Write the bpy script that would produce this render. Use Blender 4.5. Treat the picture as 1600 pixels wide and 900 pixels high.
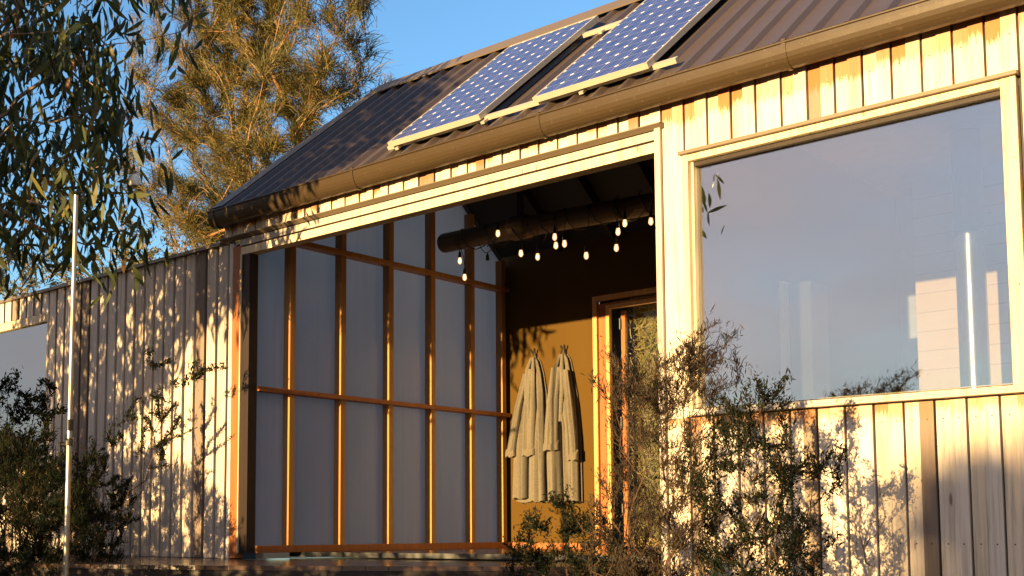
import bpy, math, random
import numpy as np
from mathutils import Vector, Matrix

for o in list(bpy.data.objects): bpy.data.objects.remove(o)
scene = bpy.context.scene
COL = scene.collection
R = math.radians

# ------------------------------------------------------------------ camera
f_px = 1861.0
Xc = np.array([1983, -164, -1861.]); Xc /= np.linalg.norm(Xc)
Zc = np.array([0, -21159, 1861.]); Zc /= np.linalg.norm(Zc)
Xc = Xc - Zc*(Xc@Zc); Xc /= np.linalg.norm(Xc)
Yc = np.cross(Zc, Xc)
if Yc[2] < 0: Yc = -Yc
cam_d = bpy.data.cameras.new('camera'); cam = bpy.data.objects.new('camera', cam_d); COL.objects.link(cam)
right = Vector((Xc[0], Yc[0], Zc[0])); down = Vector((Xc[1], Yc[1], Zc[1])); fwd = Vector((Xc[2], Yc[2], Zc[2]))
m = Matrix.Identity(4)
for i in range(3):
    m[i][0] = right[i]; m[i][1] = -down[i]; m[i][2] = -fwd[i]
m.translation = Vector((7.2041, -5.7087, 0.2))
cam.matrix_world = m
cam_d.sensor_width = 36; cam_d.lens = 36*f_px/1600
cam_d.shift_x = (800-650)/1600; cam_d.shift_y = (659-450)/1600
cam_d.clip_start = 0.05; cam_d.clip_end = 2000
scene.camera = cam

# ------------------------------------------------------------------ sky, sun, exposure
SUN_EL = R(4.0)
SUN_AZ = (0.036, -1.0)          # from where the sun shines (x, y)
w = bpy.data.worlds.new('World'); scene.world = w; w.use_nodes = True
nt = w.node_tree; nt.nodes.clear()
sky = nt.nodes.new('ShaderNodeTexSky'); sky.sky_type = 'NISHITA'; sky.sun_disc = False
sky.sun_elevation = SUN_EL
sky.sun_rotation = math.atan2(SUN_AZ[0], SUN_AZ[1])
sky.altitude = 0; sky.air_density = 1.0; sky.dust_density = 0.2; sky.ozone_density = 3.0
bg = nt.nodes.new('ShaderNodeBackground'); bg.inputs['Strength'].default_value = 0.15
wo = nt.nodes.new('ShaderNodeOutputWorld')
# thin evening cloud veil over the half of the sky the sun is in
tcw = nt.nodes.new('ShaderNodeTexCoord'); spw = nt.nodes.new('ShaderNodeSeparateXYZ'); nt.links.new(tcw.outputs['Generated'], spw.inputs[0])
mpw = nt.nodes.new('ShaderNodeMapping'); mpw.inputs['Scale'].default_value = (1.2, 1.2, 3.5); nt.links.new(tcw.outputs['Generated'], mpw.inputs[0])
nzw = nt.nodes.new('ShaderNodeTexNoise'); nzw.inputs['Scale'].default_value = 2.2; nzw.inputs['Detail'].default_value = 7; nt.links.new(mpw.outputs[0], nzw.inputs['Vector'])
mr = nt.nodes.new('ShaderNodeMapRange'); mr.interpolation_type = 'SMOOTHSTEP'; mr.inputs[1].default_value = .15; mr.inputs[2].default_value = -.55; nt.links.new(spw.outputs[1], mr.inputs[0])
mr2 = nt.nodes.new('ShaderNodeMapRange'); mr2.inputs[1].default_value = .25; mr2.inputs[2].default_value = .7; mr2.inputs[3].default_value = .45; mr2.inputs[4].default_value = 1; nt.links.new(nzw.outputs['Fac'], mr2.inputs[0])
mu = nt.nodes.new('ShaderNodeMath'); mu.operation = 'MULTIPLY'; nt.links.new(mr.outputs[0], mu.inputs[0]); nt.links.new(mr2.outputs[0], mu.inputs[1])
mxw = nt.nodes.new('ShaderNodeMix'); mxw.data_type = 'RGBA'; mxc = nt.nodes.new('ShaderNodeMix'); mxc.data_type = 'RGBA'; mxc.inputs[6].default_value = (1.35, 1.32, 1.45, 1); mxc.inputs[7].default_value = (2.1, 1.62, 1.55, 1)
nz3 = nt.nodes.new('ShaderNodeTexNoise'); nz3.inputs['Scale'].default_value = 1.6; nz3.inputs['Detail'].default_value = 5; nt.links.new(mpw.outputs[0], nz3.inputs['Vector'])
mr3 = nt.nodes.new('ShaderNodeMapRange'); mr3.inputs[1].default_value = .35; mr3.inputs[2].default_value = .65; nt.links.new(nz3.outputs['Fac'], mr3.inputs[0])
nt.links.new(mr3.outputs[0], mxc.inputs[0]); nt.links.new(mxc.outputs[2], mxw.inputs[7])
nt.links.new(mu.outputs[0], mxw.inputs[0]); nt.links.new(sky.outputs[0], mxw.inputs[6])
nt.links.new(mxw.outputs[2], bg.inputs[0]); nt.links.new(bg.outputs[0], wo.inputs[0])
sd = bpy.data.lights.new('sun', 'SUN'); sd.energy = 5.0; sd.angle = R(0.5); sd.color = (1.0, 0.68, 0.295)
sun = bpy.data.objects.new('sun', sd); COL.objects.link(sun)
sv = Vector((SUN_AZ[0], SUN_AZ[1], math.tan(SUN_EL))).normalized()
sun.rotation_euler = sv.to_track_quat('Z', 'Y').to_euler(); sun.location = (0, -20, 10)
scene.view_settings.view_transform = 'Standard'; scene.view_settings.look = 'None'
scene.view_settings.exposure = 1.8; scene.view_settings.gamma = 1
scene.render.engine = 'CYCLES'
scene.cycles.max_bounces = 8; scene.cycles.transparent_max_bounces = 16
scene.render.resolution_x = 1024; scene.render.resolution_y = 576

# ------------------------------------------------------------------ materials
class N:
    def __init__(s, name):
        s.m = bpy.data.materials.new(name); s.m.use_nodes = True
        s.t = s.m.node_tree; s.t.nodes.clear()
        s.out = s.t.nodes.new('ShaderNodeOutputMaterial')
    def n(s, ty, **kw):
        x = s.t.nodes.new('ShaderNode'+ty)
        for k, v in kw.items(): setattr(x, k, v)
        return x
    def l(s, a, b): s.t.links.new(a, b)
    def val(s, x, sock):
        if hasattr(x, 'is_linked') or hasattr(x, 'links'): s.l(x, sock)
        else: sock.default_value = x
    def math(s, op, a, b=None, c=None, clamp=False):
        x = s.n('Math', operation=op); x.use_clamp = clamp
        s.val(a, x.inputs[0])
        if b is not None: s.val(b, x.inputs[1])
        if c is not None: s.val(c, x.inputs[2])
        return x.outputs[0]
    def mix(s, f, a, b, mode='MIX'):
        x = s.n('Mix', data_type='RGBA', blend_type=mode)
        s.val(f, x.inputs[0])
        for v, k in ((a, 6), (b, 7)):
            if isinstance(v, tuple): x.inputs[k].default_value = (*v, 1) if len(v) == 3 else v
            else: s.l(v, x.inputs[k])
        return x.outputs[2]
    def coord(s, scale=(1, 1, 1)):
        tc = s.n('TexCoord'); mp = s.n('Mapping'); mp.inputs['Scale'].default_value = scale
        s.l(tc.outputs['Object'], mp.inputs[0]); return mp.outputs[0]
    def xyz(s):
        tc = s.n('TexCoord'); sp = s.n('SeparateXYZ'); s.l(tc.outputs['Object'], sp.inputs[0]); return sp.outputs
    def noise(s, scale, sc=(1, 1, 1), detail=5, rough=.55, vec=None):
        x = s.n('TexNoise'); x.inputs['Scale'].default_value = scale; x.inputs['Detail'].default_value = detail
        x.inputs['Roughness'].default_value = rough
        s.l(vec if vec is not None else s.coord(sc), x.inputs['Vector']); return x.outputs['Fac']
    def ramp(s, f, stops):
        x = s.n('ValToRGB'); e = x.color_ramp.elements
        e[0].position, e[0].color = stops[0][0], (*stops[0][1], 1)
        e[1].position, e[1].color = stops[-1][0], (*stops[-1][1], 1)
        for p, c in stops[1:-1]:
            q = e.new(p); q.color = (*c, 1)
        s.l(f, x.inputs[0]); return x.outputs[0]
    def sstep(s, v, a, b):
        x = s.n('MapRange', interpolation_type='SMOOTHSTEP'); s.l(v, x.inputs[0])
        x.inputs[1].default_value = a; x.inputs[2].default_value = b; return x.outputs[0]
    def bsdf(s, color, rough=.6, metal=0, spec=.5, bump=None, bs=.3, bd=.01):
        b = s.n('BsdfPrincipled')
        if isinstance(color, tuple): b.inputs['Base Color'].default_value = (*color, 1)
        else: s.l(color, b.inputs['Base Color'])
        s.val(rough, b.inputs['Roughness']); b.inputs['Metallic'].default_value = metal
        b.inputs['Specular IOR Level'].default_value = spec
        if bump is not None:
            bp = s.n('Bump'); bp.inputs['Strength'].default_value = bs; bp.inputs['Distance'].default_value = bd
            s.l(bump, bp.inputs['Height']); s.l(bp.outputs[0], b.inputs['Normal'])
        return b.outputs[0]
    def done(s, sh): s.l(sh, s.out.inputs['Surface']); return s.m

def timber_mat(name, grey, warm, stain=None, wm=.5, dark=0.0):
    """weathered boards: tone per board, grain along z, orange fresh-timber bands where eaves/sills keep rain off"""
    k = N(name)
    rnd = k.n('NewGeometry').outputs['Random Per Island']
    g1 = k.noise(1.0, (38, 38, 1.6), 7, .65)
    g2 = k.noise(1.0, (140, 140, 3.5), 5, .6)
    big = k.noise(1.0, (3.0, 3.0, 1.1), 4, .5)
    t = k.math('ADD', k.math('MULTIPLY', rnd, .75), k.math('MULTIPLY', big, .6))
    t = k.math('SUBTRACT', t, .25, clamp=True)
    base = k.mix(t, grey, warm)
    base = k.mix(k.math('MULTIPLY', k.sstep(g1, .42, .80), .85), base, tuple(c*.30 for c in warm))
    r2 = k.n('TexWhiteNoise', noise_dimensions='1D'); k.l(rnd, r2.inputs['W'])
    base = k.mix(k.math('MULTIPLY', k.sstep(r2.outputs[0], .80, .84), .85), base, (.115, .075, .055))
    r3 = k.n('TexWhiteNoise', noise_dimensions='1D'); k.l(k.math('ADD', rnd, 3.7), r3.inputs['W'])
    base = k.mix(k.math('MULTIPLY', r3.outputs[0], .28), base, tuple(c*.45 for c in warm))
    base = k.mix(k.math('MULTIPLY', k.sstep(g2, .55, .8), .5), base, (.10, .07, .045))
    # knots and nail heads
    vo = k.n('TexVoronoi'); vo.inputs['Scale'].default_value = 1.0
    k.l(k.coord((7, 7, 1.7)), vo.inputs['Vector'])
    kn = k.math('SUBTRACT', 1.0, k.sstep(vo.outputs['Distance'], .035, .07))
    base = k.mix(k.math('MULTIPLY', kn, .7), base, (.10, .05, .02))
    xz = k.xyz()
    dx = k.math('PINGPONG', k.math('ADD', xz[0], -3.737+.0359), .0359); dx = k.math('SUBTRACT', .0359, dx) if False else dx
    dz = k.math('PINGPONG', k.math('ADD', xz[2], -.62), .29)
    nd = k.math('SQRT', k.math('ADD', k.math('MULTIPLY', dx, dx), k.math('MULTIPLY', dz, dz)))
    base = k.mix(k.math('MULTIPLY', k.math('SUBTRACT', 1.0, k.sstep(nd, .003, .0045)), .9), base, (.03, .02, .015))
    if stain:
        z = k.xyz()[2]
        jag = k.math('ADD', k.math('MULTIPLY', k.noise(1.0, (190, 190, 2.5), 3, .7), .16),
                     k.math('MULTIPLY', r2.outputs[0], .06))
        for (lo, hi) in stain:
            zz = k.math('ADD', z, jag)
            up = k.sstep(zz, lo+.075, lo+.115)
            dn = k.math('SUBTRACT', 1.0, k.sstep(z, hi, hi+.004))
            base = k.mix(k.math('MULTIPLY', k.math('MULTIPLY', up, dn), k.math('ADD', .35, k.math('MULTIPLY', r3.outputs[0], .6))), base, (.28, .11, .03))
    return k.done(k.bsdf(base, .75, 0, .25, k.math('ADD', g1, g2), .35, .004))

M = {}
M['cladding'] = timber_mat('weathered_cladding', (.66, .58, .50), (.70, .56, .40), [(2.955, 3.4), (1.245, 1.285)])
M['upper'] = timber_mat('upper_cladding', (.66, .58, .50), (.70, .56, .40), [(3.03, 3.4)])
M['wing_cladding'] = timber_mat('wing_cladding', (.58, .51, .47), (.66, .54, .42))
M['trim'] = timber_mat('window_trim', (.60, .50, .36), (.66, .52, .33))
M['sill'] = timber_mat('sill_timber', (.42, .37, .34), (.50, .42, .33))

def wood(name, a, b, rough=.55, gs=(30, 30, 1.2), spec=.35):
    k = N(name); g = k.noise(1.0, gs, 6, .6); big = k.noise(2.0, (1, 1, .4), 3)
    c = k.mix(k.sstep(g, .3, .7), a, b); c = k.mix(k.math('MULTIPLY', big, .5), c, tuple(x*.7 for x in a))
    return k.done(k.bsdf(c, rough, 0, spec, g, .2, .003))
M['stud'] = wood('stud_timber', (.42, .20, .06), (.31, .14, .04))
M['cedar'] = wood('cedar_frame', (.32, .11, .03), (.24, .075, .02))
M['door_light'] = wood('door_architrave', (.60, .32, .12), (.50, .24, .08))
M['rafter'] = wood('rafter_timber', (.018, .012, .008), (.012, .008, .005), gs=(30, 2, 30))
M['log'] = wood('log_timber', (.12, .075, .042), (.075, .045, .025), gs=(1.5, 24, 24))
M['dark_jamb'] = wood('dark_jamb', (.025, .013, .008), (.012, .007, .005))
M['deck'] = None
def deck_mat():
    k = N('deck_boards'); x = k.xyz()
    g = k.noise(1.0, (2.0, 60, 20), 5, .6); p = k.noise(3.0, (1, 1, 1), 4)
    gap = k.math('PINGPONG', x[1], .045); gapm = k.math('SUBTRACT', 1.0, k.sstep(gap, .0, .004))
    c = k.mix(g, (.10, .055, .035), (.055, .03, .02)); c = k.mix(gapm, c, (.004, .003, .002))
    r = k.math('ADD', .10, k.math('MULTIPLY', p, .28))
    return k.done(k.bsdf(c, r, 0, .6, k.math('SUBTRACT', g, gapm), .15, .003))
M['deck'] = deck_mat()
def ply_mat():
    k = N('oiled_plywood'); n1 = k.noise(1.0, (3.0, 1, .7), 5, .6); n2 = k.noise(1.0, (60, 20, 2), 4, .6)
    x = k.xyz()
    c = k.mix(n1, (.084, .048, .005), (.056, .030, .003)); c = k.mix(k.math('MULTIPLY', n2, .35), c, (.08, .03, .004))
    j = k.math('SUBTRACT', 1.0, k.sstep(k.math('PINGPONG', k.math('ADD', x[0], .46), .6), .0, .003))
    c = k.mix(k.math('MULTIPLY', j, .7), c, (.05, .02, .01))
    return k.done(k.bsdf(c, .6, 0, .12, n2, .1, .002))
M['ply'] = ply_mat()
def metal_mat(name, col, rough, metal=.0, spec=.5):
    k = N(name); n = k.noise(6.0, (1, 1, 1), 5, .6); n2 = k.noise(60, (1, 1, 1), 3)
    c = k.mix(k.math('MULTIPLY', n, .7), col, tuple(x*.62 for x in col)); c = k.mix(k.math('MULTIPLY', k.sstep(n2, .6, .8), .25), c, (.22, .17, .12))
    r = k.math('ADD', rough-.08, k.math('MULTIPLY', n, .16))
    return k.done(k.bsdf(c, r, metal, spec, n, .08, .01))
M['roof'] = metal_mat('roof_sheet_bronze', (.082, .061, .054), .38, .15, .5)
M['gutter'] = metal_mat('gutter_bronze', (.054, .035, .018), .34, .1, .55)
M['flash'] = metal_mat('flashing', (.16, .12, .08), .5, .1)
M['steel'] = metal_mat('polished_steel', (.46, .41, .33), .44, 1.0)
M['black_steel'] = metal_mat('black_steel', (.03, .028, .026), .35, .3)
M['flue'] = metal_mat('flue_steel', (.42, .42, .43), .22, .9)
M['alu'] = metal_mat('dull_aluminium', (.52, .48, .40), .42, .3)
M['alu_grey'] = metal_mat('anodised_frame', (.30, .29, .29), .4, .6)
def plain(name, col, rough=.6, spec=.4, metal=0, sc=12):
    k = N(name); n = k.noise(sc, (1, 1, 1), 5)
    return k.done(k.bsdf(k.mix(n, tuple(c*.8 for c in col), tuple(c*1.15 for c in col)), rough, metal, spec, n, .1, .004))
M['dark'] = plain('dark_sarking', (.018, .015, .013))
M['inner_wall'] = plain('interior_lining', (.42, .40, .38))
M['black'] = plain('black_rubber', (.012, .012, .013), .5)
M['white_plastic'] = plain('white_ceramic', (.75, .72, .62), .3)
M['strip_block'] = plain('strip_block_dark', (.045, .042, .038), .4)
M['strip'] = plain('sunlit_strip_pale', (.85, .66, .52), .5)  # pale colour standing in for a sunlit strip indoors
def plank_inner():
    k = N('interior_planks'); x = k.xyz(); g = k.noise(1.0, (2, 2, 45), 6, .6)
    j = k.math('SUBTRACT', 1.0, k.sstep(k.math('PINGPONG', x[2], .07), 0, .004))
    c = k.mix(g, (.72, .49, .33), (.58, .38, .25)); c = k.mix(k.math('MULTIPLY', j, .6), c, (.15, .09, .05))
    vo = k.n('TexVoronoi'); vo.inputs['Scale'].default_value = 1; k.l(k.coord((2.2, 1, 6)), vo.inputs['Vector'])
    c = k.mix(k.math('SUBTRACT', 1.0, k.sstep(vo.outputs['Distance'], .05, .1)), c, (.25, .14, .08))
    return k.done(k.bsdf(c, .6))
M['inner_planks'] = plank_inner()
def poly_mat():
    k = N('twinwall_polycarbonate'); x = k.xyz()
    rib = k.math('SINE', k.math('MULTIPLY', x[1], 2*math.pi/.011)); n = k.noise(1.2, (1, 1, .3), 3)
    stk = k.noise(1.0, (1, 22, .5), 5, .6); c = k.mix(n, (.80, .82, .84), (.64, .66, .70)); c = k.mix(k.math('MULTIPLY', k.sstep(stk, .45, .75), .15), c, (.45, .44, .46))
    b_ = k.bsdf(c, .16, 0, .7, rib, .03, .002); t_ = k.n('BsdfTranslucent'); k.l(c, t_.inputs[0])
    mx = k.n('MixShader'); mx.inputs[0].default_value = .72; k.l(b_, mx.inputs[1]); k.l(t_.outputs[0], mx.inputs[2])
    return k.done(mx.outputs[0])
M['poly'] = poly_mat()
def glass_mat(name, refl, tint=(.86, .9, .9), rough=0.0):
    k = N(name); tr = k.n('BsdfTransparent'); tr.inputs[0].default_value = (*tint, 1)
    gl = k.n('BsdfGlossy'); gl.inputs['Color'].default_value = (1, 1, 1, 1); gl.inputs['Roughness'].default_value = rough
    wob = k.noise(1.3, (1, 1, 1), 2); b = k.n('Bump'); b.inputs['Strength'].default_value = .02; b.inputs['Distance'].default_value = .02
    k.l(wob, b.inputs['Height']); k.l(b.outputs[0], gl.inputs['Normal'])
    fr = k.n('Fresnel'); fr.inputs[0].default_value = 1.5
    f = k.math('ADD', refl, k.math('MULTIPLY', fr.outputs[0], .8), clamp=True)
    mx = k.n('MixShader'); k.l(f, mx.inputs[0]); k.l(tr.outputs[0], mx.inputs[1]); k.l(gl.outputs[0], mx.inputs[2])
    return k.done(mx.outputs[0])
M['glass'] = glass_mat('low_e_glass', .25)
M['door_glass'] = glass_mat('door_glass', .05)
def pv_mat():
    k = N('photovoltaic_cells'); x = k.xyz()      # local x across, local y up the slope
    P = .1305
    u = k.math('PINGPONG', k.math('ADD', x[0], 0.0), P/2)    # 0 on cell borders
    v = k.math('PINGPONG', k.math('ADD', x[1], 0.0), P/2)
    line = k.math('MINIMUM', u, v)
    lm = k.math('SUBTRACT', 1.0, k.sstep(line, .0010, .0022))
    dm = k.math('SUBTRACT', 1.0, k.sstep(k.math('ADD', u, v), .0165, .0185))
    bus = k.math('PINGPONG', k.math('ADD', x[0], P/4), P/4)
    bm = k.math('SUBTRACT', 1.0, k.sstep(bus, .0006, .0016))
    n = k.noise(9, (1, 1, 1), 4); cellr = k.n('TexWhiteNoise', noise_dimensions='2D')
    fl = k.n('VectorMath', operation='FLOOR'); sc = k.n('VectorMath', operation='SCALE'); tc = k.n('TexCoord')
    k.l(tc.outputs['Object'], sc.inputs[0]); sc.inputs['Scale'].default_value = 1/P; k.l(sc.outputs[0], fl.inputs[0]); k.l(fl.outputs[0], cellr.inputs['Vector'])
    c = k.mix(cellr.outputs[0], (.030, .038, .145), (.042, .052, .175))
    c = k.mix(k.math('MULTIPLY', bm, .35), c, (.4, .42, .5))
    c = k.mix(k.math('MULTIPLY', lm, .55), c, (.55, .55, .62))
    c = k.mix(dm, c, (.85, .82, .80))
    r = k.math('ADD', .12, k.math('MULTIPLY', n, .1))
    return k.done(k.bsdf(c, r, 0, .5))
M['pv'] = pv_mat()
def emit(name, col, s):
    k = N(name); e = k.n('Emission'); e.inputs[0].default_value = (*col, 1); e.inputs[1].default_value = s
    return k.done(e.outputs[0])
M['filament'] = emit('glowing_filament', (1, .66, .30), 6)
def bulb_glass():
    k = N('bulb_glass'); tr = k.n('BsdfTransparent'); tr.inputs[0].default_value = (1, .93, .8, 1)
    gl = k.n('BsdfGlossy'); gl.inputs['Roughness'].default_value = .05
    e = k.n('Emission'); e.inputs[0].default_value = (1, .55, .2, 1); e.inputs[1].default_value = .35
    fr = k.n('Fresnel'); mx = k.n('MixShader'); k.l(fr.outputs[0], mx.inputs[0]); k.l(tr.outputs[0], mx.inputs[1]); k.l(gl.outputs[0], mx.inputs[2])
    a = k.n('AddShader'); k.l(mx.outputs[0], a.inputs[0]); k.l(e.outputs[0], a.inputs[1])
    return k.done(a.outputs[0])
M['bulb'] = bulb_glass()
def cloth_mat():
    k = N('velour_towelling'); n = k.noise(70, (1, 1, 1), 4, .7); n2 = k.noise(5, (1, 1, 1), 4)
    c = k.mix(n2, (.122, .104, .076), (.088, .075, .056)); c = k.mix(k.math('MULTIPLY', k.sstep(n, .4, .7), .4), c, (.22, .18, .12))
    b = k.n('BsdfPrincipled'); k.l(c, b.inputs['Base Color']); b.inputs['Roughness'].default_value = .95
    b.inputs['Sheen Weight'].default_value = .4; b.inputs['Specular IOR Level'].default_value = .1
    bp = k.n('Bump'); bp.inputs['Strength'].default_value = .5; bp.inputs['Distance'].default_value = .004
    k.l(k.noise(160, (1, 1, 1), 2), bp.inputs['Height']); k.l(bp.outputs[0], b.inputs['Normal'])
    return k.done(b.outputs[0])
M['cloth'] = cloth_mat()
def leaf_mat(name, stops, trans=.4, rough=.45, spec=.4):
    k = N(name); rnd = k.n('NewGeometry').outputs['Random Per Island']
    c = k.ramp(rnd, stops)
    b = k.bsdf(c, rough, 0, spec)
    t = k.n('BsdfTranslucent'); k.l(k.mix(.5, c, (.35, .30, .05), 'ADD') if False else c, t.inputs[0])
    mx = k.n('MixShader'); mx.inputs[0].default_value = trans; k.l(b, mx.inputs[1]); k.l(t.outputs[0], mx.inputs[2])
    return k.done(mx.outputs[0])
M['gum_leaf'] = leaf_mat('gum_leaves', [(0, (.020, .032, .013)), (.5, (.046, .060, .018)), (.8, (.085, .090, .024)), (.95, (.15, .13, .035)), (1, (.20, .07, .03))], .3, .5, .25)
M['needle'] = leaf_mat('sheoak_needles', [(0, (.060, .066, .016)), (.5, (.115, .105, .024)), (.8, (.18, .12, .035)), (1, (.26, .14, .05))], .3, .6)
M['far_leaf'] = leaf_mat('far_foliage', [(0, (.07, .08, .03)), (.6, (.12, .12, .04)), (1, (.22, .15, .06))], .3, .6)
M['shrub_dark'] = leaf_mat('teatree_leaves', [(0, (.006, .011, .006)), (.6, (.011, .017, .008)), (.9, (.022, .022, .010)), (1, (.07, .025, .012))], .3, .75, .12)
M['shrub_dry'] = leaf_mat('dry_foliage', [(0, (.018, .012, .008)), (.5, (.036, .020, .011)), (.8, (.026, .025, .010)), (1, (.09, .045, .02))], .3, .7)
M['brush'] = leaf_mat('brush_twigs', [(0, (.14, .09, .04)), (.5, (.32, .22, .09)), (.8, (.22, .20, .05)), (1, (.45, .33, .18))], .1, .7)
def bark(name, a, b, s=1.0):
    k = N(name); g = k.noise(1.0, (25*s, 25*s, 5*s), 6, .65)
    return k.done(k.bsdf(k.mix(g, a, b), .85, 0, .2, g, .6, .01))
M['gum_bark'] = bark('gum_bark', (.22, .15, .11), (.36, .28, .22))
M['oak_bark'] = bark('sheoak_bark', (.16, .085, .05), (.40, .21, .11))
M['twig'] = bark('twig_bark', (.04, .024, .016), (.085, .045, .028))
M['bare_twig'] = bark('bare_twig', (.16, .12, .09), (.24, .18, .13))
def ground_mat():
    k = N('dry_grass_ground'); n = k.noise(.7, (1, 1, 1), 6); n2 = k.noise(18, (1, 1, 1), 6, .7)
    c = k.mix(n, (.07, .06, .03), (.13, .095, .05)); c = k.mix(n2, c, (.05, .035, .022))
    return k.done(k.bsdf(c, .95, 0, .1, n2, .8, .05))
M['ground'] = ground_mat()

# ------------------------------------------------------------------ helpers
def thing(name, label=None, cat=None, loc=(0, 0, 0), group=None, kind=None):
    o = bpy.data.objects.new(name, None); COL.objects.link(o); o.location = loc
    o.empty_display_size = .2
    return tag(o, label, cat, group, kind)
def tag(o, label=None, cat=None, group=None, kind=None):
    if label: o['label'] = label
    if cat: o['category'] = cat
    if group: o['group'] = group
    if kind: o['kind'] = kind
    return o
def wloc(o):
    v = Vector((0, 0, 0))
    while o: v += o.location; o = o.parent
    return v
def mesh_obj(name, V, F, mat, parent=None, loc=None, smooth=False):
    V = np.asarray(V, dtype=np.float64)
    base = np.array(wloc(parent)) if parent else np.array(loc if loc is not None else (0, 0, 0))
    me = bpy.data.meshes.new(name)
    if isinstance(F, np.ndarray):
        nf, k = F.shape
        me.vertices.add(len(V)); me.vertices.foreach_set('co', (V-base).astype(np.float32).ravel())
        me.loops.add(nf*k); me.loops.foreach_set('vertex_index', F.astype(np.int32).ravel())
        me.polygons.add(nf); me.polygons.foreach_set('loop_start', np.arange(0, nf*k, k, dtype=np.int32))
        me.polygons.foreach_set('loop_total', np.full(nf, k, dtype=np.int32))
        me.update(calc_edges=True)
    else:
        me.from_pydata([tuple(v) for v in (V-base)], [], F); me.update()
    if smooth:
        me.polygons.foreach_set('use_smooth', [True]*len(me.polygons))
        if len(me.polygons) < 8000: me.set_sharp_from_angle(angle=R(50))
    me.materials.append(mat)
    o = bpy.data.objects.new(name, me); COL.objects.link(o)
    if parent: o.parent = parent
    else: o.location = tuple(base)
    return o
class MB:
    def __init__(s): s.v = []; s.f = []
    def add(s, vs, fs):
        b = len(s.v); s.v += [tuple(x) for x in vs]; s.f += [tuple(i+b for i in f) for f in fs]
    def box(s, x0, x1, y0, y1, z0, z1):
        s.add([(x, y, z) for z in (z0, z1) for y in (y0, y1) for x in (x0, x1)],
              [(0, 2, 3, 1), (4, 5, 7, 6), (0, 1, 5, 4), (2, 6, 7, 3), (0, 4, 6, 2), (1, 3, 7, 5)])
        return s
    def prism(s, a, b, w, h, up=(0, 0, 1)):
        a, b = Vector(a), Vector(b); d = (b-a).normalized(); sd = d.cross(Vector(up)).normalized(); u = sd.cross(d)
        vs = [p+sd*(i*w/2)+u*(j*h/2) for p in (a, b) for i, j in ((-1, -1), (1, -1), (1, 1), (-1, 1))]
        s.add(vs, [(3, 2, 1, 0), (4, 5, 6, 7), (0, 1, 5, 4), (1, 2, 6, 5), (2, 3, 7, 6), (3, 0, 4, 7)]); return s
    def tube(s, pts, rads, n=8, cap=True):
        pts = [Vector(p) for p in pts]; b = len(s.v)
        if not hasattr(rads, '__len__'): rads = [rads]*len(pts)
        ref = Vector((0.3, 0.2, 1)).normalized()
        for i, p in enumerate(pts):
            d = (pts[min(i+1, len(pts)-1)]-pts[max(i-1, 0)]).normalized()
            if abs(d.dot(ref)) > .95: ref = Vector((1, .1, 0)).normalized()
            sx = d.cross(ref).normalized(); sy = sx.cross(d); ref = sy
            for k in range(n):
                a = 2*math.pi*k/n; s.v.append(tuple(p+sx*(math.cos(a)*rads[i])+sy*(math.sin(a)*rads[i])))
        for i in range(len(pts)-1):
            for k in range(n):
                s.f.append((b+i*n+k, b+i*n+(k+1) % n, b+(i+1)*n+(k+1) % n, b+(i+1)*n+k))
        if cap:
            s.f.append(tuple(b+k for k in range(n))[::-1]); s.f.append(tuple(b+(len(pts)-1)*n+k for k in range(n)))
        return s
    def lathe(s, c, prof, n=12):
        s_ = len(s.v)
        for r, z in prof:
            for k in range(n):
                a = 2*math.pi*k/n; s.v.append((c[0]+r*math.cos(a), c[1]+r*math.sin(a), c[2]+z))
        for i in range(len(prof)-1):
            for k in range(n): s.f.append((s_+i*n+k, s_+i*n+(k+1) % n, s_+(i+1)*n+(k+1) % n, s_+(i+1)*n+k))
        return s
    def build(s, name, mat, parent=None, loc=None, smooth=False, bevel=0):
        o = mesh_obj(name, s.v, s.f, mat, parent, loc, smooth)
        if bevel:
            b = o.modifiers.new('bevel', 'BEVEL'); b.width = bevel; b.segments = 2; b.limit_method = 'ANGLE'
        return o
def dup(o, parent=None):
    c = o.copy(); COL.objects.link(c); c.parent = parent
    for ch in list(o.children): dup(ch, c)
    return c

# ------------------------------------------------------------------ ground
def ground():
    V = []; F = []
    ys = [-400, -150, -60, -30, -18, -12, -9, -7, -6, -5, -4, -3.2, -2.4, -1.8, -1.2, -.6, -.1, .6, 3, 6, 12, 30, 80, 400]
    xs = [-400, -150, -60, -30, -16, -12, -9, -7, -5, -4, -3, -2, -1, 0, 1, 2, 3, 4, 5, 6, 7, 8, 10, 14, 20, 35, 80, 200, 400]
    rr = random.Random(5)
    def gz(x, y):
        t = min(max((-y-.3)/5.5, 0), 1); z = -.5-.95*t*t*(3-2*t)
        if abs(x) < 30 and -18 < y < -.5: z += rr.uniform(-.05, .05)
        return z
    for y in ys:
        for x in xs: V.append((x, y, gz(x, y)))
    n = len(xs)
    for j in range(len(ys)-1):
        for i in range(n-1): F.append((j*n+i, j*n+i+1, (j+1)*n+i+1, (j+1)*n+i))
    o = mesh_obj('ground', V, F, M['ground'], smooth=True); tag(o, 'dry rough ground sloping away from the cabin', kind='structure')
ground()

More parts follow.
